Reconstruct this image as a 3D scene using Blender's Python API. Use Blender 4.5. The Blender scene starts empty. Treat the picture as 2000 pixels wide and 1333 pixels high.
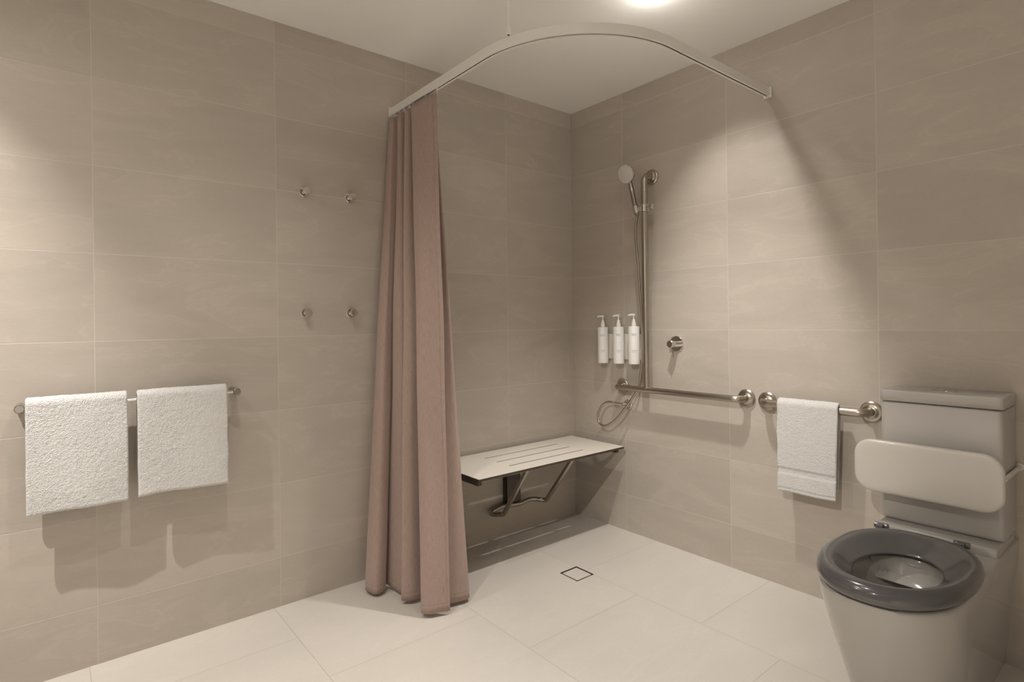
import bpy, bmesh, math, random
from mathutils import Vector, Matrix, noise
PI = math.pi
C = bpy.context.scene.collection
S = bpy.context.scene

# ------------------------------------------------------------------ camera, world, exposure, lights
H = 2.387                                           # ceiling height
cam_d = bpy.data.cameras.new('camera'); cam = bpy.data.objects.new('camera', cam_d); C.objects.link(cam)
YAW, ROLL = 0.8918, -0.0125
F_ = Vector((math.cos(YAW), math.sin(YAW), 0)); R_ = Vector((math.sin(YAW), -math.cos(YAW), 0)); U_ = Vector((0, 0, 1))
R2 = math.cos(ROLL) * R_ + math.sin(ROLL) * U_; U2 = -math.sin(ROLL) * R_ + math.cos(ROLL) * U_
m4 = Matrix((R2, U2, -F_)).transposed().to_4x4(); m4.translation = Vector((-2.4428, -2.3725, 1.148))
cam.matrix_world = m4
cam_d.sensor_width = 36; cam_d.lens = 36 * 1102.88 / 2000
cam_d.shift_x = 14.12 / 2000; cam_d.shift_y = -37.32 / 2000
cam_d.clip_start = 0.02
S.camera = cam

W = bpy.data.worlds.new('world'); S.world = W; W.use_nodes = True
W.node_tree.nodes['Background'].inputs[0].default_value = (1, 0.9, 0.78, 1)
W.node_tree.nodes['Background'].inputs[1].default_value = 0.05
S.view_settings.view_transform = 'Standard'; S.view_settings.look = 'None'
S.view_settings.gamma = 1; S.view_settings.use_curve_mapping = False
S.view_settings.exposure = 0.10

WARM = (1.0, 0.96, 0.905)
def spot(name, loc, power, cone, blend, size=0.009, target=None, col=WARM):
    d = bpy.data.lights.new(name, 'SPOT'); d.energy = power; d.spot_size = math.radians(cone); d.spot_blend = blend
    d.shadow_soft_size = size; d.color = col
    o = bpy.data.objects.new(name, d); C.objects.link(o); o.location = loc
    if target is not None:
        o.rotation_euler = (Vector(target) - Vector(loc)).to_track_quat('-Z', 'Y').to_euler()
    return o
# recessed ceiling downlights and added fill lamps: place and the beams each gives (power, cone, blend, aim or None for straight down)
DOWN = [((-0.66, -1.08), [(54, 88, 0.75, None, 0.03), (24, 50, 0.6, (-0.72, -0.70, 0.0), 0.007), (26, 60, 0.9, (0.0, -1.05, 1.45), 0.03)], 0.9),
        ((-2.98, -0.62), [(92, 88, 0.75, None, 0.012), (48, 60, 0.8, (-2.85, 0.0, 1.3), 0.012), (14, 168, 0.8, None, 0.012)], 0),
        ((-2.05, -0.93), [(28, 120, 1.0, None, 0.012)], 0),
        ((-2.30, -2.50), [(280, 80, 0.9, None, 0.03)], 0),  # added fill behind the camera, brightens the room by bounce off the floor
        ((-3.10, -1.95), [(95, 36, 1.0, (0.0, -0.90, 0.5), 0.02), (20, 60, 1.0, (-0.60, -0.90, 0.0), 0.02)], 0),
        ((-1.40, -1.40), [(14, 80, 1.0, None, 0.02)], 0)]  # added weak fill over the floor, placed only to balance brightness
for (x, y), beams, glow in DOWN:
    for pw, cn, bl, aim, sz in beams: spot('downlight_or_fill_beam', (x, y, H - 0.02), pw, cn, bl, sz, aim)
    if glow:
        d = bpy.data.lights.new('downlight_glow', 'POINT'); d.energy = glow; d.shadow_soft_size = 0.012; d.color = WARM
        o = bpy.data.objects.new('downlight_glow', d); C.objects.link(o); o.location = (x, y, H - 0.045)

# ------------------------------------------------------------------ materials
def nt(name):
    m = bpy.data.materials.new(name); m.use_nodes = True
    t = m.node_tree; return m, t, t.nodes['Principled BSDF']
def N(t, typ, **kw):
    n = t.nodes.new(typ)
    for k, v in kw.items(): setattr(n, k, v)
    return n
def val(t, op, a, b=None, c=None):
    n = N(t, 'ShaderNodeMath', operation=op)
    for i, v in enumerate((a, b, c)):
        if v is None: continue
        if isinstance(v, (int, float)): n.inputs[i].default_value = v
        else: t.links.new(v, n.inputs[i])
    return n.outputs[0]
def simple(name, col, rough=0.5, metal=0.0, coat=0.0, spec=0.5, bump=0.0, bscale=200.0, aniso=0):
    m, t, b = nt(name)
    b.inputs['Base Color'].default_value = (*col, 1); b.inputs['Roughness'].default_value = rough
    b.inputs['Metallic'].default_value = metal; b.inputs['Coat Weight'].default_value = coat
    b.inputs['Coat Roughness'].default_value = 0.05
    b.inputs['Specular IOR Level'].default_value = spec
    if bump:
        tc = N(t, 'ShaderNodeTexCoord'); no = N(t, 'ShaderNodeTexNoise'); no.inputs['Scale'].default_value = bscale
        no.inputs['Detail'].default_value = 3
        t.links.new(tc.outputs['Object'], no.inputs['Vector'])
        bp = N(t, 'ShaderNodeBump'); bp.inputs['Strength'].default_value = bump; bp.inputs['Distance'].default_value = 0.002
        t.links.new(no.outputs['Fac'], bp.inputs['Height']); t.links.new(bp.outputs['Normal'], b.inputs['Normal'])
    return m

def tile_mat(name, ua, va, uo, us, vo, vs, col, grout, gw, brick=False, rough=0.42, vein=0.10, tone=0.09):
    """stone tile on a grid: ua/va = object axes, uo/vo = a joint position, us/vs = joint spacing"""
    m, t, b = nt(name); L = t.links.new
    tc = N(t, 'ShaderNodeTexCoord'); sp = N(t, 'ShaderNodeSeparateXYZ'); L(tc.outputs['Object'], sp.inputs[0])
    u = val(t, 'DIVIDE', val(t, 'SUBTRACT', sp.outputs[ua], uo), us)
    iu = val(t, 'FLOOR', u); fu = val(t, 'SUBTRACT', u, iu)
    v = val(t, 'DIVIDE', val(t, 'SUBTRACT', sp.outputs[va], vo), vs)
    if brick:
        v = val(t, 'ADD', v, val(t, 'MULTIPLY', val(t, 'MODULO', val(t, 'ABSOLUTE', iu), 2.0), 0.5))
    iv = val(t, 'FLOOR', v); fv = val(t, 'SUBTRACT', v, iv)
    du = val(t, 'MULTIPLY', val(t, 'MINIMUM', fu, val(t, 'SUBTRACT', 1.0, fu)), us)
    dv = val(t, 'MULTIPLY', val(t, 'MINIMUM', fv, val(t, 'SUBTRACT', 1.0, fv)), vs)
    d = val(t, 'MINIMUM', du, dv)
    mr = N(t, 'ShaderNodeMapRange', interpolation_type='SMOOTHSTEP'); L(d, mr.inputs[0])
    mr.inputs[1].default_value = gw * 0.3; mr.inputs[2].default_value = gw * 0.75; mr.inputs[3].default_value = 1; mr.inputs[4].default_value = 0
    cid = N(t, 'ShaderNodeCombineXYZ'); L(iu, cid.inputs[0]); L(iv, cid.inputs[1])
    wn = N(t, 'ShaderNodeTexWhiteNoise', noise_dimensions='3D'); L(cid.outputs[0], wn.inputs['Vector'])
    # per-tile offset of the stone pattern
    off = N(t, 'ShaderNodeVectorMath', operation='MULTIPLY_ADD')
    L(wn.outputs['Color'], off.inputs[0]); off.inputs[1].default_value = (37, 41, 29); L(tc.outputs['Object'], off.inputs[2])
    # soft veins: a distorted, horizontally stretched noise
    mp = N(t, 'ShaderNodeMapping'); sc = [1.4, 1.4, 1.4]; sc[va] = 4.5
    if brick: sc = [1.5, 3.5, 1.5]
    mp.inputs['Scale'].default_value = sc; mp.inputs['Rotation'].default_value = (0.22, 0.22, 0.3) if not brick else (0, 0, 0.3)
    L(off.outputs[0], mp.inputs[0])
    n1 = N(t, 'ShaderNodeTexNoise'); n1.inputs['Scale'].default_value = 1.6; n1.inputs['Detail'].default_value = 5
    n1.inputs['Roughness'].default_value = 0.55; n1.inputs['Distortion'].default_value = 0.9; L(mp.outputs[0], n1.inputs['Vector'])
    n2 = N(t, 'ShaderNodeTexNoise'); n2.inputs['Scale'].default_value = 9; n2.inputs['Detail'].default_value = 6; n2.inputs['Roughness'].default_value = 0.7
    L(mp.outputs[0], n2.inputs['Vector'])
    mp3 = N(t, 'ShaderNodeMapping'); s3 = [60, 60, 60]; s3[va] = 260; mp3.inputs['Scale'].default_value = s3; L(tc.outputs['Object'], mp3.inputs[0])
    n3 = N(t, 'ShaderNodeTexNoise'); n3.inputs['Scale'].default_value = 1.0; n3.inputs['Detail'].default_value = 4; L(mp3.outputs[0], n3.inputs['Vector'])
    # tone = 1 + tile tone + vein + grain
    tn = val(t, 'MULTIPLY', val(t, 'SUBTRACT', wn.outputs['Value'], 0.5), tone)
    v1 = val(t, 'MULTIPLY', val(t, 'SUBTRACT', n1.outputs['Fac'], 0.5), vein * 2.2)
    v2 = val(t, 'MULTIPLY', val(t, 'SUBTRACT', n2.outputs['Fac'], 0.5), vein * 0.8)
    v3 = val(t, 'MULTIPLY', val(t, 'SUBTRACT', n3.outputs['Fac'], 0.5), 0.10)
    # thin pale vein lines
    rid = val(t, 'ABSOLUTE', val(t, 'SUBTRACT', n1.outputs['Fac'], 0.56))
    mv = N(t, 'ShaderNodeMapRange', interpolation_type='SMOOTHSTEP'); L(rid, mv.inputs[0])
    mv.inputs[1].default_value = 0.0; mv.inputs[2].default_value = 0.022; mv.inputs[3].default_value = vein * 0.45; mv.inputs[4].default_value = 0
    tot = val(t, 'ADD', val(t, 'ADD', val(t, 'ADD', val(t, 'ADD', tn, v1), v2), val(t, 'ADD', v3, mv.outputs[0])), 1.0)
    cc = N(t, 'ShaderNodeVectorMath', operation='SCALE'); cc.inputs[0].default_value = col; L(tot, cc.inputs['Scale'])
    mx = N(t, 'ShaderNodeMix', data_type='RGBA'); L(mr.outputs[0], mx.inputs[0]); L(cc.outputs[0], mx.inputs[6]); mx.inputs[7].default_value = (*grout, 1)
    L(mx.outputs[2], b.inputs['Base Color']); b.inputs['Roughness'].default_value = rough; b.inputs['Specular IOR Level'].default_value = 0.35
    hgt = val(t, 'ADD', val(t, 'ADD', val(t, 'MULTIPLY', n2.outputs['Fac'], 0.5), val(t, 'MULTIPLY', n3.outputs['Fac'], 0.35)), val(t, 'MULTIPLY', mr.outputs[0], -0.9))
    bp = N(t, 'ShaderNodeBump'); bp.inputs['Strength'].default_value = 0.30; bp.inputs['Distance'].default_value = 0.0016
    L(hgt, bp.inputs['Height']); L(bp.outputs[0], b.inputs['Normal'])
    return m

TILE = (0.52, 0.463, 0.402)
GROUT = (0.60, 0.545, 0.48)
M = {}
M['tile_left'] = tile_mat('wall_tile_left', 0, 2, -0.5063, 0.6057, 1.0995, 0.3, TILE, GROUT, 0.003, vein=0.115, tone=0.11)
M['tile_right'] = tile_mat('wall_tile_right', 1, 2, -0.3857, 0.6057, 1.0995, 0.3, TILE, GROUT, 0.003, vein=0.115, tone=0.11)
M['tile_floor'] = tile_mat('floor_tile', 0, 1, -0.539, 0.6027, -1.170, 0.595, (0.665, 0.618, 0.56), (0.54, 0.49, 0.43), 0.0026, brick=True, rough=0.36, vein=0.05, tone=0.03)
M['plaster'] = simple('white_plaster', (0.92, 0.90, 0.87), 0.6)
M['ceiling'] = simple('ceiling_paint', (0.93, 0.91, 0.87), 0.7)
M['steel'] = simple('brushed_stainless', (0.45, 0.405, 0.35), 0.28, 1.0)
M['chrome'] = simple('chrome', (0.70, 0.67, 0.64), 0.06, 1.0)
M['dark_chrome'] = simple('dark_chrome', (0.40, 0.37, 0.34), 0.10, 1.0)
M['ceramic'] = simple('white_ceramic', (0.41, 0.39, 0.36), 0.08, coat=0.4)
M['ceramic_satin'] = simple('satin_ceramic', (0.46, 0.435, 0.405), 0.32)
M['grey_plastic'] = simple('grey_seat_plastic', (0.088, 0.085, 0.085), 0.18, coat=0.35)
M['white_plastic'] = simple('white_plastic', (0.74, 0.70, 0.65), 0.35)
M['backrest'] = simple('white_vinyl', (0.66, 0.62, 0.57), 0.28, coat=0.2)
M['bottle'] = simple('white_bottle', (0.86, 0.84, 0.81), 0.35)
M['ink'] = simple('grey_print', (0.33, 0.31, 0.30), 0.6)
M['track'] = simple('track_white', (0.84, 0.82, 0.78), 0.35)
M['dark'] = simple('dark_slot', (0.045, 0.04, 0.035), 0.6)
M['laminate'] = simple('seat_laminate', (0.80, 0.745, 0.665), 0.38, bump=0.1, bscale=500)
M['dark_edge'] = simple('laminate_edge', (0.06, 0.045, 0.035), 0.45)
M['dark_steel'] = simple('dark_steel', (0.10, 0.085, 0.07), 0.4, 0.6)
M['shower_face'] = simple('shower_face', (0.66, 0.63, 0.60), 0.4)
M['clear'] = simple('frosted_clear_plastic', (0.75, 0.70, 0.64), 0.2)
M['water'] = simple('water', (0.5, 0.48, 0.45), 0.02)
# towel
def terry():
    m, t, b = nt('white_terry'); L = t.links.new
    b.inputs['Base Color'].default_value = (0.76, 0.745, 0.73, 1); b.inputs['Roughness'].default_value = 0.95
    b.inputs['Sheen Weight'].default_value = 0.35; b.inputs['Specular IOR Level'].default_value = 0.1
    tc = N(t, 'ShaderNodeTexCoord')
    n1 = N(t, 'ShaderNodeTexNoise'); n1.inputs['Scale'].default_value = 260; n1.inputs['Detail'].default_value = 3; L(tc.outputs['Object'], n1.inputs['Vector'])
    vo = N(t, 'ShaderNodeTexVoronoi'); vo.inputs['Scale'].default_value = 330; L(tc.outputs['Object'], vo.inputs['Vector'])
    h = val(t, 'ADD', n1.outputs['Fac'], val(t, 'MULTIPLY', vo.outputs['Distance'], -0.8))
    bp = N(t, 'ShaderNodeBump'); bp.inputs['Strength'].default_value = 0.8; bp.inputs['Distance'].default_value = 0.0035
    L(h, bp.inputs['Height']); L(bp.outputs[0], b.inputs['Normal'])
    return m
M['terry'] = terry()
def curtain_mat():
    m, t, b = nt('dusty_pink_cloth'); L = t.links.new
    uv = N(t, 'ShaderNodeUVMap'); uv.uv_map = 'UVMap'; sp = N(t, 'ShaderNodeSeparateXYZ'); L(uv.outputs[0], sp.inputs[0])
    mp = N(t, 'ShaderNodeMapping'); mp.inputs['Scale'].default_value = (420, 30, 1); L(uv.outputs[0], mp.inputs[0])
    n1 = N(t, 'ShaderNodeTexNoise'); n1.inputs['Scale'].default_value = 1; n1.inputs['Detail'].default_value = 4; L(mp.outputs[0], n1.inputs['Vector'])
    mp2 = N(t, 'ShaderNodeMapping'); mp2.inputs['Scale'].default_value = (60, 520, 1); L(uv.outputs[0], mp2.inputs[0])
    n2 = N(t, 'ShaderNodeTexNoise'); n2.inputs['Scale'].default_value = 1; n2.inputs['Detail'].default_value = 3; L(mp2.outputs[0], n2.inputs['Vector'])
    k = val(t, 'ADD', val(t, 'MULTIPLY', n1.outputs['Fac'], 0.5), val(t, 'MULTIPLY', n2.outputs['Fac'], 0.35))
    k = val(t, 'ADD', k, 0.575)
    # stitched seams: free side edge and bottom hem (uv is in metres, u=0 is the free edge)
    def seam(s, at):
        mr = N(t, 'ShaderNodeMapRange', interpolation_type='SMOOTHSTEP'); L(val(t, 'ABSOLUTE', val(t, 'SUBTRACT', s, at)), mr.inputs[0])
        mr.inputs[1].default_value = 0.0; mr.inputs[2].default_value = 0.0035; mr.inputs[3].default_value = 1; mr.inputs[4].default_value = 0
        return mr.outputs[0]
    sm = val(t, 'MAXIMUM', seam(sp.outputs[0], 0.012), seam(sp.outputs[1], 0.03))
    cc = N(t, 'ShaderNodeVectorMath', operation='SCALE'); cc.inputs[0].default_value = (0.40, 0.295, 0.255)
    L(val(t, 'SUBTRACT', k, val(t, 'MULTIPLY', sm, 0.12)), cc.inputs['Scale'])
    L(cc.outputs[0], b.inputs['Base Color'])
    b.inputs['Roughness'].default_value = 0.85; b.inputs['Sheen Weight'].default_value = 0.25; b.inputs['Specular IOR Level'].default_value = 0.15
    bp = N(t, 'ShaderNodeBump'); bp.inputs['Strength'].default_value = 0.35; bp.inputs['Distance'].default_value = 0.0015
    L(val(t, 'SUBTRACT', k, val(t, 'MULTIPLY', sm, 0.9)), bp.inputs['Height']); L(bp.outputs[0], b.inputs['Normal'])
    return m
M['curtain'] = curtain_mat()
def emis(name, col, s):
    m, t, b = nt(name); b.inputs['Base Color'].default_value = (*col, 1)
    b.inputs['Emission Color'].default_value = (*col, 1); b.inputs['Emission Strength'].default_value = s
    return m
M['lens'] = emis('lamp_lens', WARM, 6)

# ------------------------------------------------------------------ helpers
def obj(name, bm, mat, parent=None, smooth=True, ang=35, bev=0, seg=2, loc=None, sub=0):
    bmesh.ops.recalc_face_normals(bm, faces=bm.faces[:])
    me = bpy.data.meshes.new(name); bm.to_mesh(me); bm.free()
    o = bpy.data.objects.new(name, me); C.objects.link(o); me.materials.append(M[mat] if isinstance(mat, str) else mat)
    if parent: o.parent = parent; o.matrix_parent_inverse = Matrix.Translation(-parent.location)
    if loc: o.location = loc
    if smooth:
        for p in me.polygons: p.use_smooth = True
        if ang < 180: me.set_sharp_from_angle(angle=math.radians(ang))
    if bev:
        b = o.modifiers.new('bevel', 'BEVEL'); b.width = bev; b.segments = seg; b.limit_method = 'ANGLE'; b.angle_limit = math.radians(40); b.harden_normals = False
    if sub:
        s = o.modifiers.new('sub', 'SUBSURF'); s.levels = sub; s.render_levels = sub
    return o
def tag(o, label, cat, group=None):
    o['label'] = label; o['category'] = cat
    if group: o['group'] = group
    return o
def thing(name, loc, label, cat, group=None):
    o = bpy.data.objects.new(name, None); C.objects.link(o); o.location = loc; o.empty_display_size = 0.05
    return tag(o, label, cat, group)
def box(bm, a, b, mat=None):
    a, b = Vector(a), Vector(b); lo = Vector(map(min, a, b)); hi = Vector(map(max, a, b))
    vs = [bm.verts.new((x, y, z)) for x in (lo.x, hi.x) for y in (lo.y, hi.y) for z in (lo.z, hi.z)]
    if mat is not None:
        for v in vs: v.co = mat @ v.co
    for f in ((0, 1, 3, 2), (4, 6, 7, 5), (0, 4, 5, 1), (2, 3, 7, 6), (0, 2, 6, 4), (1, 5, 7, 3)):
        bm.faces.new([vs[i] for i in f])
    return bm
def fillet(pts, r, n=8):
    pts = [Vector(p) for p in pts]; out = [pts[0]]
    for i in range(1, len(pts) - 1):
        p = pts[i]; ri = r[i - 1] if isinstance(r, (list, tuple)) else r
        a = (pts[i - 1] - p); b = (pts[i + 1] - p); ang = a.angle(b)
        if ang > PI - 0.02 or ri <= 0: out.append(p); continue
        d = min(ri / math.tan(ang / 2), a.length * 0.49, b.length * 0.49); rr = d * math.tan(ang / 2)
        A = p + a.normalized() * d; B = p + b.normalized() * d
        cen = p + (a.normalized() + b.normalized()).normalized() * math.sqrt(rr * rr + d * d)
        va, vb = A - cen, B - cen; th = va.angle(vb); ax = va.cross(vb).normalized()
        for k in range(n + 1): out.append(cen + Matrix.Rotation(th * k / n, 3, ax) @ va)
    out.append(pts[-1]); return out
def tube(bm, pts, r, n=20, cap=True, closed=False):
    pts = [Vector(p) for p in pts]; m = len(pts)
    tan = []
    for i in range(m):
        if closed: t = pts[(i + 1) % m] - pts[i - 1]
        else: t = pts[min(i + 1, m - 1)] - pts[max(i - 1, 0)]
        tan.append(t.normalized())
    up = Vector((0, 0, 1)) if abs(tan[0].z) < 0.9 else Vector((1, 0, 0))
    nrm = (up - tan[0] * up.dot(tan[0])).normalized(); rings = []
    for i in range(m):
        nrm = (nrm - tan[i] * nrm.dot(tan[i])).normalized(); bi = tan[i].cross(nrm)
        ri = r[i] if isinstance(r, (list, tuple)) else r
        rings.append([bm.verts.new(pts[i] + (nrm * math.cos(a) + bi * math.sin(a)) * ri) for a in [2 * PI * k / n for k in range(n)]])
    for i in range(m if closed else m - 1):
        A, B = rings[i], rings[(i + 1) % m]
        for k in range(n): bm.faces.new((A[k], A[(k + 1) % n], B[(k + 1) % n], B[k]))
    if cap and not closed: bm.faces.new(rings[0]); bm.faces.new(rings[-1])
    return bm
def lathe(bm, prof, origin, axis, n=40, cap=True):
    """prof: list of (distance along axis, radius)"""
    ax = Vector(axis).normalized(); o = Vector(origin)
    up = Vector((0, 0, 1)) if abs(ax.z) < 0.9 else Vector((1, 0, 0))
    e1 = (up - ax * up.dot(ax)).normalized(); e2 = ax.cross(e1); rings = []
    for h, r in prof:
        if r < 1e-6: rings.append([bm.verts.new(o + ax * h)])
        else: rings.append([bm.verts.new(o + ax * h + (e1 * math.cos(a) + e2 * math.sin(a)) * r) for a in [2 * PI * k / n for k in range(n)]])
    for A, B in zip(rings, rings[1:]):
        for k in range(n):
            f = [A[k % len(A)], A[(k + 1) % len(A)], B[(k + 1) % len(B)], B[k % len(B)]]
            g = []
            for v in f:
                if v not in g: g.append(v)
            if len(g) > 2: bm.faces.new(g)
    for R in ((rings[0], rings[-1]) if cap else ()):
        if len(R) > 1: bm.faces.new(R)
    return bm
def loft(bm, loops, cap0=True, cap1=True):
    R = [[bm.verts.new(p) for p in lp] for lp in loops]; n = len(R[0])
    for A, B in zip(R, R[1:]):
        for k in range(n): bm.faces.new((A[k], A[(k + 1) % n], B[(k + 1) % n], B[k]))
    if cap0: bm.faces.new(R[0])
    if cap1: bm.faces.new(R[-1])
    return R
def rrect(w, h, r, n=6):
    """rounded rectangle, centred, ccw 2d points"""
    out = []
    for cx, cy, a0 in ((w / 2 - r, h / 2 - r, 0), (-w / 2 + r, h / 2 - r, PI / 2), (-w / 2 + r, -h / 2 + r, PI), (w / 2 - r, -h / 2 + r, 3 * PI / 2)):
        for k in range(n + 1):
            a = a0 + PI / 2 * k / n; out.append((cx + r * math.cos(a), cy + r * math.sin(a)))
    return out
def struct(name, bm, mat):
    o = obj(name, bm, mat, smooth=False); o['kind'] = 'structure'; return o

# ------------------------------------------------------------------ room shell (corner of the two tiled walls is the origin)
X0, Y0, T = -4.1, -3.4, 0.12
struct('wall_left', box(bmesh.new(), (X0 - T, 0, -T), (T, T, H + T)), 'tile_left')
struct('wall_right', box(bmesh.new(), (0, Y0 - T, -T), (T, 0, H + T)), 'tile_right')
struct('wall_front', box(bmesh.new(), (X0 - T, Y0 - T, -T), (0, Y0, H + T)), 'plaster')
struct('wall_back', box(bmesh.new(), (X0 - T, Y0, -T), (X0, 0, H + T)), 'plaster')
# the floor has a square opening under the drain grate
dx0, dx1, dy0, dy1 = -0.6435, -0.5360, -0.6290, -0.5195
fb = bmesh.new()
box(fb, (X0, Y0, -T), (dx0, 0, 0)); box(fb, (dx1, Y0, -T), (0, 0, 0)); box(fb, (dx0, Y0, -T), (dx1, dy0, 0)); box(fb, (dx0, dy1, -T), (dx1, 0, 0))
box(fb, (dx0, dy0, -T), (dx1, dy1, -0.06))
struct('floor', fb, 'tile_floor')
struct('ceiling', box(bmesh.new(), (X0, Y0, H), (0, 0, H + T)), 'ceiling')
# pale sealant in the corner of the two walls
sb = bmesh.new(); a = [(-0.0005, -0.004), (-0.004, -0.0005), (-0.0005, -0.0005)]
loft(sb, [[(x, y, 0.001) for x, y in a], [(x, y, H - 0.001) for x, y in a]])
M['sealant'] = simple('sealant', (0.42, 0.37, 0.31), 0.5)
struct('trim_1', sb, 'sealant')

# ------------------------------------------------------------------ floor drain
dr = thing('floor_drain', ((dx0 + dx1) / 2, (dy0 + dy1) / 2, 0), 'small square tile-insert drain set in the pale shower floor', 'drain')
b = bmesh.new(); w = 0.0022
for p, q in (((dx0, dy0), (dx1, dy0 + w)), ((dx0, dy1 - w), (dx1, dy1)), ((dx0, dy0), (dx0 + w, dy1)), ((dx1 - w, dy0), (dx1, dy1))):
    box(b, (*p, -0.03), (*q, 0.0008))
obj('frame', b, 'dark_steel', dr, smooth=False)
b = bmesh.new(); g = 0.0085; box(b, (dx0 + g, dy0 + g, -0.02), (dx1 - g, dy1 - g, 0.0)); ins = obj('tile_insert', b, 'tile_floor', dr, smooth=False)
b = bmesh.new(); box(b, (dx0 + w, dy0 + w, -0.055), (dx1 - w, dy1 - w, -0.022)); obj('sump', b, 'dark', dr, smooth=False)

# ------------------------------------------------------------------ towels
def towel(name, along, width, off, ztop, zf, zb, thick, bar_r, label, seed, skew=0.0, bands=(), amp=0.0014, wave=0.005, back_w=1.0, group=None):
    """along: function (s, out, z) -> world point, s runs along the bar, out away from the wall"""
    bm = bmesh.new(); rin = bar_r + 0.001; rout = rin + thick; step = 0.0034
    zc = ztop - rout
    prof = []                                              # (out, z, nout, nz, v) closed outline
    def seg(o0, z0, o1, z1, no, nz):
        n = max(1, int(math.hypot(o1 - o0, z1 - z0) / step))
        for k in range(n): prof.append((o0 + (o1 - o0) * k / n, z0 + (z1 - z0) * k / n, no, nz))
    def arc(r, a0, a1, sg):
        n = max(3, int(abs(a1 - a0) * r / step))
        for k in range(n):
            a = a0 + (a1 - a0) * k / n; prof.append((r * math.cos(a), zc + r * math.sin(a), sg * math.cos(a), sg * math.sin(a)))
    e = thick * 0.35
    seg(rout, zf + e, rout, zc, 1, 0); arc(rout, 0, PI, 1)
    seg(-rout, zc, -rout, zb + e, -1, 0)
    seg(-rout, zb + e, -rout + e, zb, -0.7, -0.7); seg(-rout + e, zb, -rin - e, zb, 0, -1); seg(-rin - e, zb, -rin, zb + e, 0.7, -0.7)
    seg(-rin, zb + e, -rin, zc, 1, 0); arc(rin, PI, 0, -1); seg(rin, zc, rin, zf + e, -1, 0)
    seg(rin, zf + e, rin + e, zf, -0.7, -0.7); seg(rin + e, zf, rout - e, zf, 0, -1); seg(rout - e, zf, rout, zf + e, 0.7, -0.7)
    nx = int(width / step); rows = []
    for i in range(-3, nx + 4):
        s = min(max(i / nx, 0), 1); edge = max(-i, i - nx, 0)
        lp = []
        for (o, z, no, nz) in prof:
            inner = abs(abs(o) - rin) < 1e-6 and z < zc + rin
            tdn = max(0, (zc - z)) / max(zc - zf, 0.01)
            ww = width * (1 - skew * tdn)
            p0 = (s - 0.5) * width + (0.5 - (1 - s)) * 0
            p0 = -width / 2 + s * ww
            k = 0.0 if inner else 1.0
            q = Vector((p0 * 1.0 + seed * 9.1, z, o * 3))
            nn = noise.fractal(q * 190, 0.7, 2.0, 2) * amp + noise.noise(q * 45) * amp * 0.35 + noise.noise(q * 12) * amp * 1.0
            wv = (math.sin(p0 * 22 + seed) * 0.5 + noise.noise(Vector((p0 * 7, z * 4, seed)))) * wave * (0.2 + tdn)
            oo = o + no * nn * k + wv * (1 if z < zc else 0)
            zz = z + nz * nn * k + (noise.noise(Vector((p0 * 9, seed * 3, 1.7))) * 0.005 + 0.003 * math.sin(p0 * 17 + seed * 2)) * tdn ** 3
            for (z0, z1, dep) in bands:
                if z0 < z < z1 and o > rin + 1e-4: oo -= dep
            ee = 0
            if not inner: ee = noise.noise(Vector((z * 14, s * 5, seed + 4))) * 0.0035 * (1 if s > 0.5 else -1) * (1 if s in (0, 1) else 0)
            pp = p0 + ee
            if o < 0: pp *= back_w
            if edge:
                pp += (-1 if i < 0 else 1) * (0, 0.0022, 0.0038, 0.0045)[edge]; fk = (1, 0.84, 0.55, 0.22)[edge]
                rad = math.hypot(o, max(0, z - zc)) if z > zc else abs(o); dm = (rin + thick / 2 - rad) * (1 - fk)
                if z > zc:
                    oo += dm * o / max(rad, 1e-6); zz += dm * (z - zc) / max(rad, 1e-6)
                else: oo += dm * (1 if o > 0 else -1)
            lp.append(along(pp, off + oo, zz))
        rows.append(lp)
    R = [[bm.verts.new(p) for p in lp] for lp in rows]; n = len(R[0])
    for A, B in zip(R, R[1:]):
        for k in range(n): bm.faces.new((A[k], A[(k + 1) % n], B[(k + 1) % n], B[k]))
    # close the two side edges: bridge outer outline to inner outline
    nf = len([1 for p in prof])
    for Rr in (R[0], R[-1]):
        i0, j0 = 0, n
        a_, b_ = 0, n - 1
        while b_ - a_ > 2:
            # ladder across the thickness
            bm.faces.new((Rr[a_], Rr[a_ + 1], Rr[b_ - 1], Rr[b_])) if True else None
            a_ += 1; b_ -= 1
    o = obj(name, bm, 'terry', ang=180)
    return tag(o, label, 'towel', group)
def bath_side(cx):
    return lambda s, out, z: (cx + s, -out, z)

tr = thing('towel_rail', (-2.205, 0, 0.9), 'slim chrome towel rail on the left wall holding two white towels', 'towel rail')
b = bmesh.new(); tube(b, [(-2.510, -0.068, 0.897), (-1.900, -0.068, 0.897)], 0.006); obj('bar', b, 'chrome', tr)
for x in (-2.517, -1.893):
    b = bmesh.new(); lathe(b, [(0, 0.013), (0.078, 0.013), (0.080, 0.011)], (x, 0, 0.897), (0, -1, 0)); obj('post', b, 'dark_chrome', tr)
towel('bath_towel', bath_side(-2.371), 0.256, 0.068, 0.930, 0.562, 0.600, 0.017, 0.0062,
      'thick white terry towel on the left end of the slim chrome rail', 1.0)
towel('bath_towel', bath_side(-2.070), 0.274, 0.068, 0.930, 0.566, 0.610, 0.017, 0.0062,
      'thick white terry towel on the right end of the slim chrome rail, nearer the curtain', 5.0)

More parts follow.
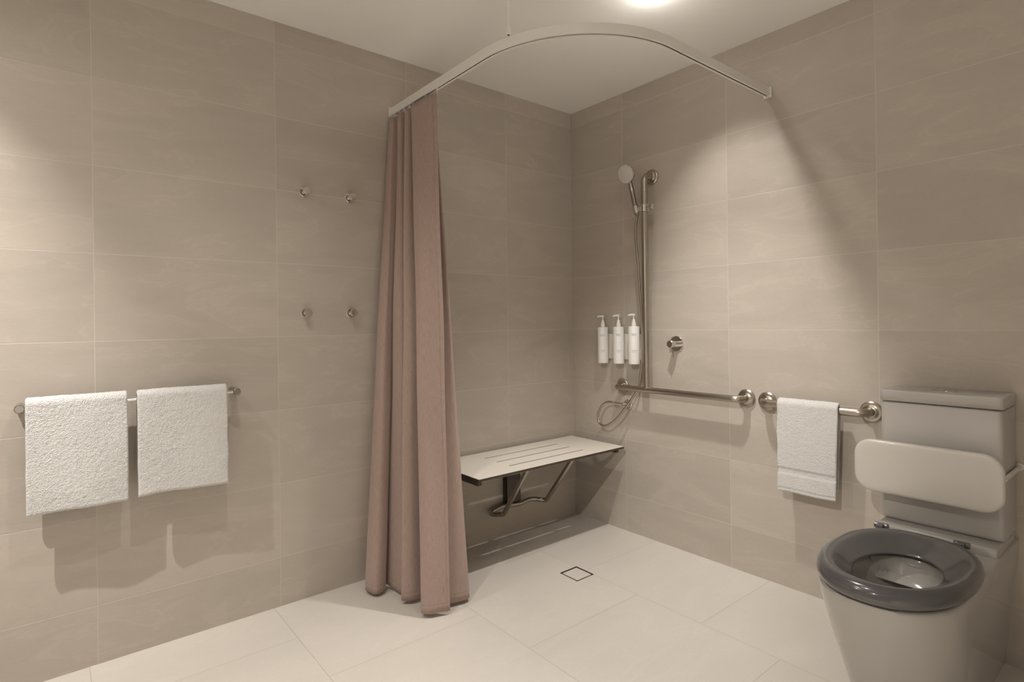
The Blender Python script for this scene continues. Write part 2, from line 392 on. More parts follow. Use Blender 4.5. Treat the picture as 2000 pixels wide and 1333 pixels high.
# ------------------------------------------------------------------ robe hooks
def hook(x, z, label):
    r = thing('robe_hook', (x, 0, z), label, 'hook', 'round chrome robe hooks on the left wall')
    b = bmesh.new(); lathe(b, [(0, 0.021), (0.006, 0.021), (0.008, 0.019)], (x, 0, z), (0, -1, 0)); obj('flange', b, 'chrome', r)
    b = bmesh.new(); lathe(b, [(0.008, 0.008), (0.030, 0.008), (0.034, 0.016), (0.042, 0.0165), (0.044, 0.015), (0.0441, 0.0)], (x, 0, z), (0, -1, 0)); obj('peg', b, 'chrome', r)
hook(-1.605, 1.704, 'upper left of four round chrome robe hooks on the wall')
hook(-1.405, 1.704, 'upper right chrome robe hook, beside the top of the pink curtain')
hook(-1.605, 1.196, 'lower left of four round chrome robe hooks on the wall')
hook(-1.405, 1.196, 'lower right chrome robe hook, beside the middle of the pink curtain')

# ------------------------------------------------------------------ curtain track
ZT = 2.112; TH = 0.034; TW = 0.022
ct = thing('curtain_track', (-1.19, 0, ZT), 'white L-shaped shower curtain track curving between the two tiled walls', 'curtain track')
path = fillet([(-1.19, -0.0, 0), (-1.19, -1.19, 0), (-0.0, -1.19, 0)], 0.47, 40)
def sweep(bm, path, prof, closedprof=True):
    R = []
    for i, p in enumerate(path):
        t = (path[min(i + 1, len(path) - 1)] - path[max(i - 1, 0)]).normalized(); s = Vector((t.y, -t.x, 0))
        R.append([bm.verts.new(p + s * a + Vector((0, 0, 1)) * c) for a, c in prof])
    n = len(prof)
    for A, B in zip(R, R[1:]):
        for k in range(n): bm.faces.new((A[k], A[(k + 1) % n], B[(k + 1) % n], B[k]))
    bm.faces.new(R[0]); bm.faces.new(R[-1])
w2 = TW / 2; z0 = ZT; z1 = ZT + TH; s2 = 0.0035
b = bmesh.new()
sweep(b, path, [(-w2, z0), (-s2, z0), (-s2, z0 + 0.0025), (-w2 + 0.002, z0 + 0.0025), (-w2 + 0.002, z1 - 0.002), (w2 - 0.002, z1 - 0.002),
                (w2 - 0.002, z0 + 0.0025), (s2, z0 + 0.0025), (s2, z0), (w2, z0), (w2, z1), (-w2, z1)])
obj('track', b, 'track', ct, ang=40)
b = bmesh.new(); sweep(b, path, [(-0.0065, z0 + 0.006), (0.0065, z0 + 0.006), (0.0065, z0 + 0.010), (-0.0065, z0 + 0.010)])
o = obj('runner_channel', b, 'dark', ct, ang=40)
for (x, y, s) in ((-1.19, -0.006, 'y'), (-0.006, -1.19, 'x')):
    b = bmesh.new(); d = (0.017, 0.006) if s == 'y' else (0.006, 0.017)
    box(b, (x - d[0], y - d[1], ZT - 0.006), (x + d[0], y + d[1], ZT + TH + 0.004)); obj('wall_bracket', b, 'track', ct, bev=0.002)
b = bmesh.new(); tube(b, [(-1.19, -0.86, z1), (-1.19, -0.86, H)], 0.005, 14); hr = obj('ceiling_rod', b, 'track', ct)
b = bmesh.new(); lathe(b, [(0, 0.008), (0.03, 0.008), (0.034, 0.005)], (-1.19, -0.86, z1), (0, 0, 1), 16); obj('rod_collar', b, 'track', hr)
for y in (-0.03, -0.075, -0.12, -0.165, -0.2, -0.305, -0.395):
    b = bmesh.new(); box(b, (-1.193, y - 0.004, ZT - 0.008), (-1.187, y + 0.004, ZT + 0.004)); tube(b, [(-1.19, y, ZT - 0.006), (-1.19, y, ZT - 0.022), (-1.194, y, ZT - 0.027)], 0.0012, 8)
    obj('glider', b, 'track', ct)

# ------------------------------------------------------------------ curtain
BOT = [(-1.27, -.035), (-1.36, -.07), (-1.408, -.125), (-1.392, -.188), (-1.345, -.180), (-1.322, -.138), (-1.315, -.18), (-1.300, -.252),
       (-1.255, -.25), (-1.265, -.29), (-1.335, -.305), (-1.305, -.337), (-1.245, -.345), (-1.165, -.375), (-1.100, -.425), (-1.118, -.470), (-1.19, -.462), (-1.29, -.428),
       (-1.326, -.448), (-1.306, -.478), (-1.265, -.492), (-1.229, -.507)]
TOP = [(-1.18, -.018), (-1.195, -.012), (-1.210, -.016), (-1.212, -.050), (-1.195, -.058), (-1.170, -.078), (-1.208, -.094), (-1.212, -.122),
       (-1.172, -.135), (-1.168, -.155), (-1.212, -.166), (-1.205, -.182), (-1.165, -.200), (-1.160, -.26), (-1.172, -.345), (-1.178, -.33), (-1.180, -.27), (-1.180, -.235),
       (-1.208, -.215), (-1.212, -.25), (-1.204, -.32), (-1.200, -.405)]
def cr(P, u):
    n = len(P) - 1; i = min(int(u), n - 1); f = u - i
    g = lambda k: Vector(P[min(max(k, 0), n)])
    a, b_, c_, d_ = g(i - 1), g(i), g(i + 1), g(i + 2)
    return 0.5 * ((2 * b_) + (c_ - a) * f + (2 * a - 5 * b_ + 4 * c_ - d_) * f * f + (3 * b_ - a - 3 * c_ + d_) * f ** 3)
b = bmesh.new(); uvl = b.loops.layers.uv.new('UVMap'); NU, NV = 300, 90; grid = []; ul = [0.0]
for i in range(NU):
    u0, u1 = (len(BOT) - 1) * i / NU, (len(BOT) - 1) * (i + 1) / NU; ul.append(ul[-1] + (cr(BOT, u1) - cr(BOT, u0)).length)
tot = ul[-1]
for i in range(NU + 1):
    u = (len(BOT) - 1) * i / NU; A, B = cr(TOP, u), cr(BOT, u); col = []
    for j in range(NV + 1):
        f = j / NV; g_ = f ** 0.92
        p = A.lerp(B, g_)
        wob = noise.noise(Vector((u * 0.9, f * 3.2, 2.0))) * 0.010 * math.sin(PI * min(f * 1.3, 1)) ; wob2 = noise.noise(Vector((u * 0.7, f * 5, 9.0))) * 0.004 * f
        zt = 2.098 - 0.006 * abs(math.sin(u * PI / 2))
        col.append(b.verts.new((p.x + wob, p.y + wob2, zt + (0.018 + noise.noise(Vector((u * 0.8, 0, 5))) * 0.006 - zt) * f)))
    grid.append(col)
for i in range(NU):
    for j in range(NV):
        f = b.faces.new((grid[i][j], grid[i + 1][j], grid[i + 1][j + 1], grid[i][j + 1]))
        for lp, (ii, jj) in zip(f.loops, ((i, j), (i + 1, j), (i + 1, j + 1), (i, j + 1))): lp[uvl].uv = (tot - ul[ii], 2.08 * (1 - jj / NV))
cu = obj('shower_curtain', b, 'curtain', ang=180)
sm = cu.modifiers.new('cloth', 'SOLIDIFY'); sm.thickness = 0.0016; sm.offset = 0
tag(cu, 'dusty pink cloth shower curtain gathered near the left wall', 'curtain')

# ------------------------------------------------------------------ fold-down shower seat
st = thing('folding_shower_bench', (-0.51, 0, 0.46), 'fold-down wall shower bench with pale slotted top and dark edges', 'bench')
ZS = 0.472; sx0, sx1, sy0, sy1 = -1.014, -0.050, -0.412, -0.018
slots = [(-0.770, -0.268, y) for y in (-0.127, -0.222, -0.318)]
def slab(bm, za, zb, ins_=0.0, sw=0.0042):
    ys = [sy0 + ins_]
    for _, _, y in sorted(slots, key=lambda q: q[2]): ys += [y - sw, y + sw]
    ys += [sy1 - ins_]; xs = [sx0 + ins_, slots[0][0], slots[0][1], sx1 - ins_]
    vt = {}
    for k, z in enumerate((za, zb)):
        for i, x in enumerate(xs):
            for j, y in enumerate(ys): vt[i, j, k] = bm.verts.new((x, y, z))
    hole = lambda i, j: i == 1 and j in (1, 3, 5)
    for i in range(3):
        for j in range(len(ys) - 1):
            if hole(i, j):
                for a_, b_ in (((i, j), (i + 1, j)), ((i + 1, j), (i + 1, j + 1)), ((i + 1, j + 1), (i, j + 1)), ((i, j + 1), (i, j))):
                    bm.faces.new((vt[(*a_, 0)], vt[(*b_, 0)], vt[(*b_, 1)], vt[(*a_, 1)]))
                continue
            for k in (0, 1): bm.faces.new((vt[i, j, k], vt[i + 1, j, k], vt[i + 1, j + 1, k], vt[i, j + 1, k]))
    for i in range(3):
        for j in (0, len(ys) - 1): bm.faces.new((vt[i, j, 0], vt[i + 1, j, 0], vt[i + 1, j, 1], vt[i, j, 1]))
    for j in range(len(ys) - 1):
        for i in (0, 3): bm.faces.new((vt[i, j, 0], vt[i, j + 1, 0], vt[i, j + 1, 1], vt[i, j, 1]))
    return bm
obj('seat_top', slab(bmesh.new(), ZS - 0.001, ZS), 'laminate', st, smooth=False)
obj('seat_core', slab(bmesh.new(), ZS - 0.012, ZS - 0.001, sw=0.0065), 'dark_edge', st, smooth=False)
b = bmesh.new(); zf = ZS - 0.0135
box(b, (sx0 + 0.008, sy0 + 0.02, zf - 0.022), (sx0 + 0.030, sy1, zf)); obj('side_rail', b, 'dark_steel', st, bev=0.001)
b = bmesh.new(); box(b, (sx1 - 0.030, sy0 + 0.03, zf - 0.022), (sx1 - 0.008, sy1, zf)); obj('side_rail', b, 'dark_steel', st, bev=0.001)
b = bmesh.new(); box(b, (sx0 + 0.030, sy0 + 0.04, zf - 0.014), (sx1 - 0.030, sy0 + 0.055, zf)); obj('front_rail', b, 'steel', st, bev=0.001)
b = bmesh.new()
leg = fillet([(-0.665, -0.335, zf - 0.012), (-0.635, -0.105, 0.160), (-0.690, -0.028, 0.152), (-0.585, -0.024, 0.170), (-0.47, -0.040, 0.165), (-0.395, -0.040, 0.178), (-0.338, -0.105, 0.170), (-0.358, -0.335, zf - 0.012)],
             [0.02, 0.022, 0.06, 0.08, 0.08, 0.02], 8)
tube(b, leg, 0.0125, 16); obj('support_frame', b, 'steel', st)
b = bmesh.new(); box(b, (-0.556, -0.034, 0.155), (-0.46, -0.028, zf)); box(b, (-0.556, -0.034, 0.155), (-0.552, 0.0, zf)); box(b, (-0.464, -0.034, 0.155), (-0.46, 0.0, zf))
obj('wall_bracket', b, 'dark_steel', st, bev=0.001)
b = bmesh.new(); box(b, (sx0 + 0.05, -0.012, zf - 0.03), (sx1 - 0.05, 0.0, zf)); obj('wall_plate', b, 'steel', st, bev=0.001)

# ------------------------------------------------------------------ grab rails
def flange(parent, y, z, mat='steel', r=0.040):
    b = bmesh.new(); lathe(b, [(0, r), (0.007, r), (0.0115, r - 0.005), (0.012, r - 0.010), (0.0125, r - 0.014), (0.016, r - 0.018), (0.018, 0.016)], (0, y, z), (-1, 0, 0)); return obj('flange', b, mat, parent)
gr = thing('grab_rail', (0, -0.72, 0.79), 'T-shaped stainless grab rail with tall vertical bar in the shower', 'grab rail')
BX, BZ = -0.066, 0.791
b = bmesh.new(); tube(b, fillet([(0, -0.372, BZ), (BX, -0.372, BZ), (BX, -1.076, BZ), (0, -1.076, BZ)], 0.045, 10), 0.016, 24); obj('horizontal_bar', b, 'steel', gr)
b = bmesh.new(); tube(b, fillet([(BX, -0.577, BZ), (BX, -0.577, 1.889), (0, -0.577, 1.889)], 0.05, 10), 0.016, 24); obj('vertical_bar', b, 'steel', gr)
flange(gr, -0.372, BZ); flange(gr, -1.076, BZ); flange(gr, -0.577, 1.889)
g2 = thing('grab_rail', (0, -1.37, 0.785), 'short horizontal stainless grab rail beside the toilet holding a hand towel', 'grab rail')
b = bmesh.new(); tube(b, fillet([(0, -1.171, 0.787), (BX, -1.171, 0.787), (BX, -1.572, 0.787), (0, -1.572, 0.787)], 0.045, 10), 0.016, 24); obj('horizontal_bar', b, 'steel', g2)
flange(g2, -1.171, 0.787); flange(g2, -1.572, 0.787)
towel('hand_towel', lambda s, out, z: (-out, -1.369 - s, z), 0.224, 0.066, 0.818, 0.437, 0.47, 0.010, 0.0165,
      'small white hand towel with woven band on the short grab rail', 3.0, skew=0.05,
      bands=((0.512, 0.536, 0.0030), (0.448, 0.452, 0.0025)), amp=0.0011, wave=0.003, back_w=0.93)

# ------------------------------------------------------------------ hand shower, holder, hose, outlet, mixer
hp = Vector((-0.075, -0.530, 1.722))                       # where the handle sits in its holder
sl = thing('shower_holder', (BX, -0.577, 1.722), 'chrome slider holder clamped on the vertical grab rail', 'shower holder')
b = bmesh.new(); lathe(b, [(-0.018, 0.0168), (-0.018, 0.021), (0.018, 0.021), (0.018, 0.0168), (-0.018, 0.0168)], (BX, -0.577, 1.722), (0, 0, 1), 28, False); obj('clamp', b, 'chrome', sl, bev=0.002)
b = bmesh.new(); lathe(b, [(0.019, 0.010), (0.034, 0.010), (0.035, 0.015), (0.052, 0.015), (0.054, 0.012)], (BX, -0.577, 1.722), (0, -1, 0), 24); obj('knob', b, 'chrome', sl)
b = bmesh.new(); box(b, (BX - 0.008, -0.577 + 0.0185, 1.710), (BX + 0.008, hp.y, 1.734)); obj('arm', b, 'chrome', sl, bev=0.003)
ax = Vector((-0.10, 0.17, 1.0)).normalized()
b = bmesh.new(); lathe(b, [(-0.022, 0.0155), (0.016, 0.0175), (0.017, 0.0125)], hp, ax, 24); obj('socket', b, 'chrome', sl)
hs = thing('hand_shower', tuple(hp), 'round chrome hand shower with pale face, upright in the holder', 'hand shower')
top = hp + ax * 0.150
b = bmesh.new(); tube(b, [hp - ax * 0.035, hp - ax * 0.02, hp + ax * 0.02, hp + ax * 0.09, hp + ax * 0.125, top], [0.009, 0.0105, 0.0118, 0.0125, 0.012, 0.011], 22); obj('handle', b, 'dark_chrome', hs)
fd = Vector((-0.93, 0.06, -0.30)).normalized()              # the spray face looks into the room
hc = hp + ax * 0.193 + fd * 0.012
b = bmesh.new(); lathe(b, [(-0.026, 0.012), (-0.022, 0.030), (-0.010, 0.046), (0.000, 0.051), (0.008, 0.051), (0.011, 0.049)], hc, fd, 44); obj('head', b, 'chrome', hs)
b = bmesh.new(); lathe(b, [(0.010, 0.047), (0.0125, 0.047), (0.0135, 0.045), (0.0136, 0.0)], hc, fd, 44); obj('spray_face', b, 'shower_face', hs)
wl = thing('shower_outlet', (0, -0.405, 0.692), 'round chrome wall outlet feeding the shower hose below the rail', 'shower outlet')
b = bmesh.new(); lathe(b, [(0, 0.027), (0.006, 0.027), (0.009, 0.024), (0.010, 0.013), (0.045, 0.013), (0.050, 0.009)], (0, -0.405, 0.692), (-1, 0, 0), 32); obj('flange', b, 'chrome', wl)
b = bmesh.new(); tube(b, [(-0.036, -0.412, 0.692), (-0.040, -0.375, 0.695), (-0.044, -0.345, 0.698)], [0.010, 0.0095, 0.008], 18); obj('elbow', b, 'chrome', wl)
hpts = [tuple(hp - ax * 0.033), (-0.078, -0.528, 1.60), (-0.074, -0.538, 1.45), (-0.070, -0.545, 1.30), (-0.060, -0.548, 1.15), (-0.045, -0.540, 1.00), (-0.038, -0.520, 0.88), (-0.038, -0.505, 0.80),
        (-0.045, -0.475, 0.745), (-0.062, -0.437, 0.685), (-0.072, -0.385, 0.622), (-0.078, -0.330, 0.580), (-0.080, -0.288, 0.572), (-0.076, -0.258, 0.590), (-0.070, -0.250, 0.630), (-0.062, -0.275, 0.680), (-0.055, -0.310, 0.700), (-0.044, -0.346, 0.698)]
hz = []
V = [Vector(p) for p in hpts]
for i in range(len(V) - 1):
    for k in range(12):
        f = k / 12; a, b_, c_, d_ = V[max(i - 1, 0)], V[i], V[i + 1], V[min(i + 2, len(V) - 1)]
        hz.append(0.5 * ((2 * b_) + (c_ - a) * f + (2 * a - 5 * b_ + 4 * c_ - d_) * f * f + (3 * b_ - a - 3 * c_ + d_) * f ** 3))
hz.append(V[-1])
b = bmesh.new(); tube(b, hz, 0.0062, 14); ho = obj('shower_hose', b, 'steel', ang=180)
tag(ho, 'flexible metal shower hose looping below the grab rail', 'hose')
mx = thing('shower_mixer', (0, -0.714, 1.028), 'round chrome shower mixer tap on the right wall', 'tap')
b = bmesh.new(); lathe(b, [(0, 0.039), (0.005, 0.039), (0.007, 0.037), (0.0071, 0.0)], (0, -0.714, 1.028), (-1, 0, 0), 44); obj('wall_plate', b, 'chrome', mx)
b = bmesh.new(); lathe(b, [(0.007, 0.018), (0.060, 0.018), (0.062, 0.016), (0.0621, 0.0)], (0, -0.714, 1.028), (-1, 0, 0), 36); obj('handle', b, 'chrome', mx)
b = bmesh.new(); tube(b, [(-0.053, -0.714, 1.012), (-0.055, -0.714, 0.985)], 0.0035, 12); obj('lever_pin', b, 'chrome', mx)

# ------------------------------------------------------------------ soap bottles on their bracket
bk = thing('bottle_bracket', (0, -0.39, 1.0), 'pale wall bracket carrying the three pump bottles', 'bracket')
b = bmesh.new(); box(b, (-0.010, -0.520, 0.935), (0.0, -0.262, 1.075)); obj('back_plate', b, 'clear', bk, bev=0.003)
for k, (y, zb) in enumerate(((-0.268, 0.913), (-0.379, 0.915), (-0.482, 0.917))):
    for zc_ in (0.960, 1.050):
        b = bmesh.new(); box(b, (-0.0135, y - 0.011, zc_ - 0.006), (-0.010, y + 0.011, zc_ + 0.006)); obj('clip', b, 'white_plastic', bk, bev=0.001)
    nm = ('leftmost, nearest the corner, of three white pump bottles on the wall', 'middle of three white pump bottles on the wall', 'rightmost of three white pump bottles, beside the vertical grab rail')[k]
    t = thing('pump_bottle', (-0.0430, y, zb), nm, 'bottle', 'white pump bottles on the shower wall')
    b = bmesh.new(); lathe(b, [(0, 0.027), (0.002, 0.029), (0.196, 0.029), (0.199, 0.027), (0.200, 0.013)], (-0.0430, y, zb), (0, 0, 1), 40); bd = obj('body', b, 'bottle', t)
    b = bmesh.new(); lathe(b, [(0.200, 0.0125), (0.212, 0.0125), (0.228, 0.0085), (0.238, 0.007), (0.2385, 0.0)], (-0.0430, y, zb), (0, 0, 1), 24); obj('collar', b, 'bottle', t)
    b = bmesh.new(); tube(b, [(-0.0430, y, zb + 0.236), (-0.0430, y, zb + 0.256)], 0.0035, 12); 
    lathe(b, [(0.256, 0.007), (0.262, 0.008), (0.264, 0.006)], (-0.0430, y, zb), (0, 0, 1), 16)
    dd = Vector((-0.62, 0.78, 0)); p0 = Vector((-0.0430, y, zb + 0.260))
    tube(b, [p0 - dd * 0.006, p0 + dd * 0.018, p0 + dd * 0.030 - Vector((0, 0, 0.003))], [0.006, 0.005, 0.0035], 12); obj('pump', b, 'bottle', t)
    # small grey printing that wraps the bottle: a bold word and a line lower down
    b = bmesh.new(); random.seed(k)
    def glyphs(z, hgt, wid, n, a0):
        st_ = wid / n
        for q in range(n):
            a = a0 + (q - n / 2) * st_ / 0.0292; da = st_ * 0.33 / 0.0292
            for (u0, v0, u1, v1) in random.choice([((0, 0, .25, 1), (.75, 0, 1, 1), (0, .8, 1, 1)), ((0, 0, .25, 1), (0, 0, 1, .2)), ((0, 0, .25, 1), (.75, 0, 1, 1), (0, 0, 1, .2), (0, .8, 1, 1))]):
                aa, ab = a - da + 2 * da * u0, a - da + 2 * da * u1
                pts = [(-0.0430 + 0.0293 * math.cos(w_), y + 0.0293 * math.sin(w_), z + hgt * v_) for w_, v_ in ((aa, v0), (ab, v0), (ab, v1), (aa, v1))]
                b.faces.new([b.verts.new(p) for p in pts])
    A0 = math.radians(222)
    glyphs(zb + 0.150, 0.011, 0.026, 5, A0); obj('logo_print', b, 'ink', bd); b = bmesh.new(); glyphs(zb + 0.070, 0.0045, 0.028, 9, A0); glyphs(zb + 0.062, 0.0035, 0.020, 7, A0)
    obj('small_print', b, 'ink', bd)

# ------------------------------------------------------------------ toilet
YC = -1.822
to = thing('toilet', (-0.40, YC, 0), 'white close-coupled toilet with open dark grey seat against the right wall', 'toilet')
def dshape(front, half, backx, n=44, e=2.25, cx=None):
    """plan outline: straight sides from the back, superellipse nose"""
    cx = front + half * 1.35 if cx is None else cx
    pts = []
    for k in range(n + 1):
        a = PI / 2 + PI * k / n; c, s = math.cos(a), math.sin(a)
        pts.append((cx - (cx - front) * abs(c) ** (2 / e), YC + half * math.copysign(abs(s) ** (2 / e), s)))
    for k in range(1, 8): pts.append((cx + (backx - cx) * k / 8, YC - half))
    pts.append((backx, YC - half)); pts.append((backx, YC + half))
    for k in range(7, 0, -1): pts.append((cx + (backx - cx) * k / 8, YC + half))
    return pts
ZR = 0.425                                                 # rim height
prof = [(0.0, -0.655, 0.128), (0.01, -0.660, 0.130), (0.10, -0.700, 0.138), (0.20, -0.752, 0.148), (0.30, -0.802, 0.158), (0.37, -0.832, 0.164), (ZR - 0.012, -0.846, 0.167), (ZR - 0.003, -0.845, 0.166), (ZR, -0.838, 0.160)]
loops = [[(x, y, z) for x, y in dshape(f, h_, -0.001)] for z, f, h_ in prof]
# rim top then down into the bowl
nL = len(loops[0]); hx, hr1, hr2 = -0.615, 0.185, 0.118
def match_ellipse(cx, rx, ry, z, e=2.15):
    out = []
    for (x, y, _) in loops[-1]:
        a = math.atan2((y - YC) / 0.16, (x - cx) / 0.24); c, s = math.cos(a), math.sin(a)
        out.append((cx + rx * math.copysign(abs(c) ** (2 / e), c), YC + ry * math.copysign(abs(s) ** (2 / e), s), z))
    return out
b = bmesh.new()
inner = [match_ellipse(hx, 0.195, 0.128, ZR), match_ellipse(hx, 0.190, 0.123, ZR - 0.004), match_ellipse(hx, 0.188, 0.121, ZR - 0.03), match_ellipse(hx, 0.185, 0.122, ZR - 0.06),
         match_ellipse(hx + 0.01, 0.165, 0.112, ZR - 0.12), match_ellipse(hx + 0.03, 0.12, 0.090, ZR - 0.19), match_ellipse(hx + 0.05, 0.075, 0.060, ZR - 0.24), match_ellipse(hx + 0.05, 0.06, 0.05, ZR - 0.27)]
loft(b, loops + inner, True, True)
pan = obj('pan', b, 'ceramic', to, ang=60)
b = bmesh.new()                                            # raised platform under the cistern
r_ = []
for z, ix in ((ZR - 0.002, 0.0), (ZR + 0.022, 0.001), (ZR + 0.026, 0.005)):
    r_.append([(x, y, z) for x, y in ((-0.001, YC + 0.160 - ix), (-0.001, YC - 0.160 + ix), (-0.255 + ix, YC - 0.160 + ix), (-0.262 + ix, YC - 0.150 + ix), (-0.262 + ix, YC + 0.150 - ix), (-0.255 + ix, YC + 0.160 - ix))])
loft(b, r_); obj('platform', b, 'ceramic', to, bev=0.003, seg=3)
b = bmesh.new()                                            # flush shield: the back of the bowl comes down to a straight lip
N_ = 16
def arc_(cx, r, hw, z): return [(cx + r * math.sqrt(max(0, 1 - (y / 0.1215) ** 2)), YC + y, z) for y in [-hw + 2 * hw * k / N_ for k in range(N_ + 1)]]
zt_, zl_ = ZR - 0.006, ZR - 0.070
up_ = arc_(hx, 0.187, 0.096, zt_); lo_ = [(-0.485, YC + y, zl_) for y in [-0.088 + 0.176 * k / N_ for k in range(N_ + 1)]]
bk_ = [(-0.470, YC + y, zl_ - 0.004) for y in [-0.088 + 0.176 * k / N_ for k in range(N_ + 1)]]; bt_ = [(x + 0.004, y, z) for x, y, z in up_]
R_l = [[b.verts.new(p) for p in row] for row in (up_, [tuple((Vector(p) * 0.5 + Vector(q) * 0.5) + Vector((0.012, 0, -0.006))) for p, q in zip(up_, lo_)], lo_, bk_, bt_)]
for A_, B_ in zip(R_l, R_l[1:] + R_l[:1]):
    for k in range(N_): b.faces.new((A_[k], A_[k + 1], B_[k + 1], B_[k]))
obj('flush_shield', b, 'ceramic', to, ang=50)
b = bmesh.new(); lathe(b, [(0, 0.066), (0.002, 0.066)], (hx + 0.05, YC, ZR - 0.238), (0, 0, 1), 32); obj('water', b, 'water', to)
# cistern
cxf, cw, cz0, cz1 = -0.183, 0.163, 0.452, 0.856
b = bmesh.new()
def crect(fx, half, r=0.014):
    d = -fx; return [(fx / 2 + x, YC + y) for x, y in rrect(d, 2 * half, r, 5)]
loft(b, [[(x, y, z) for x, y in crect(fx, h_)] for z, fx, h_ in ((cz0, cxf + 0.006, cw - 0.003), (cz0 + 0.004, cxf + 0.003, cw - 0.001), (cz0 + 0.012, cxf, cw), (cz1 - 0.004, cxf - 0.004, cw), (cz1, cxf, cw - 0.003))])
cs = obj('cistern', b, 'ceramic_satin', to, ang=60)
b = bmesh.new(); lw = cw + 0.003; lf = cxf - 0.007
loft(b, [[(x, y, z) for x, y in crect(fx, h_)] for z, fx, h_ in ((cz1 + 0.003, lf + 0.004, lw - 0.003), (cz1 + 0.006, lf, lw), (cz1 + 0.036, lf, lw), (cz1 + 0.040, lf + 0.002, lw - 0.002), (cz1 + 0.041, lf + 0.006, lw - 0.006))])
ld = obj('cistern_lid', b, 'ceramic_satin', to, ang=60)
for s in (-1, 1):
    b = bmesh.new(); pts = []
    for k in range(17):
        a = PI * k / 16; pts.append((-0.095 + 0.023 * math.cos(a), YC + s * (0.0015 + 0.032 * math.sin(a))))
    loft(b, [[(x, y, cz1 + 0.040) for x, y in pts], [(x, y, cz1 + 0.043) for x, y in pts]]); obj('flush_button', b, 'chrome', ld, ang=40)
# seat ring
def seat_loop(scale_o, z, fn):
    return [(x, y, z) for x, y in fn(scale_o)]
SY = -1.826
NS = 96
def ring_out(t_):
    """outer outline of the seat: rounded, blunter at the hinge end"""
    c, s = math.cos(t_), math.sin(t_)
    cx = -0.600; rx = 0.262 if c > 0 else 0.272; ex = 2.55 if c > 0 else 2.15
    return cx + rx * math.copysign(abs(c) ** (2 / ex), c), SY + 0.177 * math.copysign(abs(s) ** (2 / ex), s)
def ring_in(t_):
    c, s = math.cos(t_), math.sin(t_)
    return -0.602 + 0.150 * math.copysign(abs(c) ** (2 / 2.1), c), SY + 0.098 * math.copysign(abs(s) ** (2 / 2.1), s)
ZB = ZR + 0.007
cross = [(0.10, 0.0), (0.0, 0.008), (-0.02, 0.020), (0.02, 0.034), (0.10, 0.043), (0.20, 0.0475), (0.30, 0.0475), (0.42, 0.043), (0.55, 0.034), (0.70, 0.023), (0.85, 0.013), (0.96, 0.007), (1.0, 0.003), (0.99, -0.001), (0.93, -0.003), (0.5, 0.0)]
b = bmesh.new(); RR = []
for k in range(NS):
    t_ = 2 * PI * k / NS; o_, i_ = Vector(ring_out(t_)), Vector(ring_in(t_))
    row = []
    for f, h_ in cross:
        p = o_.lerp(i_, f); row.append(b.verts.new((p.x, p.y, ZB + h_)))
    RR.append(row)
nc = len(cross)
for k in range(NS):
    A, B = RR[k], RR[(k + 1) % NS]
    for j in range(nc): b.faces.new((A[j], A[(j + 1) % nc], B[(j + 1) % nc], B[j]))
seat = obj('seat', b, 'grey_plastic', to, ang=180, sub=1)
for y in (SY + 0.125, SY - 0.085):
    b = bmesh.new(); lathe(b, [(-0.020, 0.0095), (0.020, 0.0095)], (-0.322, y, ZR + 0.038), (0, 1, 0), 24); box(b, (-0.345, y - 0.010, ZR + 0.030), (-0.318, y + 0.010, ZR + 0.046)); hg = obj('hinge', b, 'grey_plastic', to, bev=0.002)
    b = bmesh.new(); tube(b, [(-0.315, y - 0.0, ZR - 0.001), (-0.315, y, ZR + 0.030)], 0.008, 16); lathe(b, [(0, 0.014), (0.004, 0.014), (0.006, 0.011)], (-0.315, y, ZR), (0, 0, 1), 24); obj('hinge_post', b, 'chrome', hg)
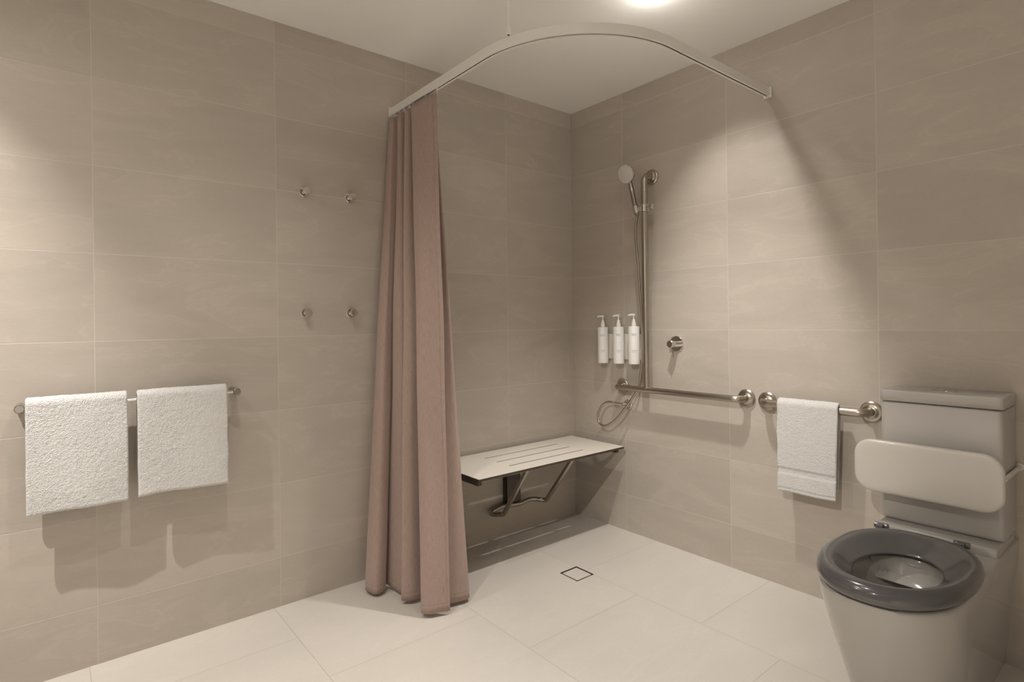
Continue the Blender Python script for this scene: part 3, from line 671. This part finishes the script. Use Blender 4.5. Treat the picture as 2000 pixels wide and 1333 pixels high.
for (x, y) in ((-0.775, SY + 0.085), (-0.775, SY - 0.085), (-0.47, SY + 0.135), (-0.47, SY - 0.135)):
    b = bmesh.new(); box(b, (x - 0.012, y - 0.006, ZR - 0.001), (x + 0.012, y + 0.006, ZB + 0.004)); obj('buffer', b, 'grey_plastic', seat, bev=0.002)
# pan covers: the seat is a child of the toilet, so the buffers are sub-parts of the seat

# ------------------------------------------------------------------ backrest
br = thing('padded_back_support', (-0.25, -1.80, 0.64), 'white padded back support with rounded corners in front of the cistern', 'back support')
b = bmesh.new(); pw, ph = 0.402, 0.178; cy_, cz_ = -1.797, 0.640; lp = []
for xo, sc_ in ((0.012, 0.006), (0.010, 0.001), (0.007, 0.0), (-0.002, 0.0), (-0.007, 0.0015), (-0.0105, 0.005), (-0.012, 0.011), (-0.0125, 0.025)):
    bow = 0.0
    lp.append([(-0.240 + xo + 0.10 * (y / pw) ** 2 * 0, cy_ + y, cz_ + z) for y, z in rrect(pw - 2 * sc_, ph - 2 * sc_, 0.055 - sc_ * 0.6, 10)])
loft(b, lp); obj('pad', b, 'backrest', br, ang=60)
for y in (-1.628, -1.9935):
    b = bmesh.new(); tube(b, [(-0.232, y, 0.657), (0.0, y, 0.657)], 0.0065, 14); obj('arm', b, 'white_plastic', br)
    b = bmesh.new(); lathe(b, [(0, 0.012), (0.004, 0.012), (0.005, 0.010)], (0, y, 0.657), (-1, 0, 0), 24); obj('wall_cap', b, 'white_plastic', br)

# ------------------------------------------------------------------ ceiling downlights, and fixtures for the added fill lamps (just above the picture's frame)
for k, ((x, y), _, _) in enumerate(DOWN):
    lb = ('ceiling downlight inside the bend of the curtain track', 'ceiling downlight close to the left wall, left of the towels', 'ceiling downlight out from the right-hand towel',
          'added fill lamp in the middle of the room behind the viewer', 'ceiling downlight nearest the back wall, far from the shower',
          'added fill lamp just outside the bend of the curtain track')[k]
    t = thing('downlight', (x, y, H), lb, 'ceiling light', 'recessed ceiling downlights')
    b = bmesh.new(); lathe(b, [(0, 0.045), (0.003, 0.045), (0.004, 0.043), (0.004, 0.034), (0, 0.034)], (x, y, H), (0, 0, -1), 36); obj('trim_ring', b, 'track', t)
    b = bmesh.new(); lathe(b, [(0, 0.033), (0.002, 0.033), (0.0021, 0.0)], (x, y, H), (0, 0, -1), 32); obj('lens', b, 'lens', t)
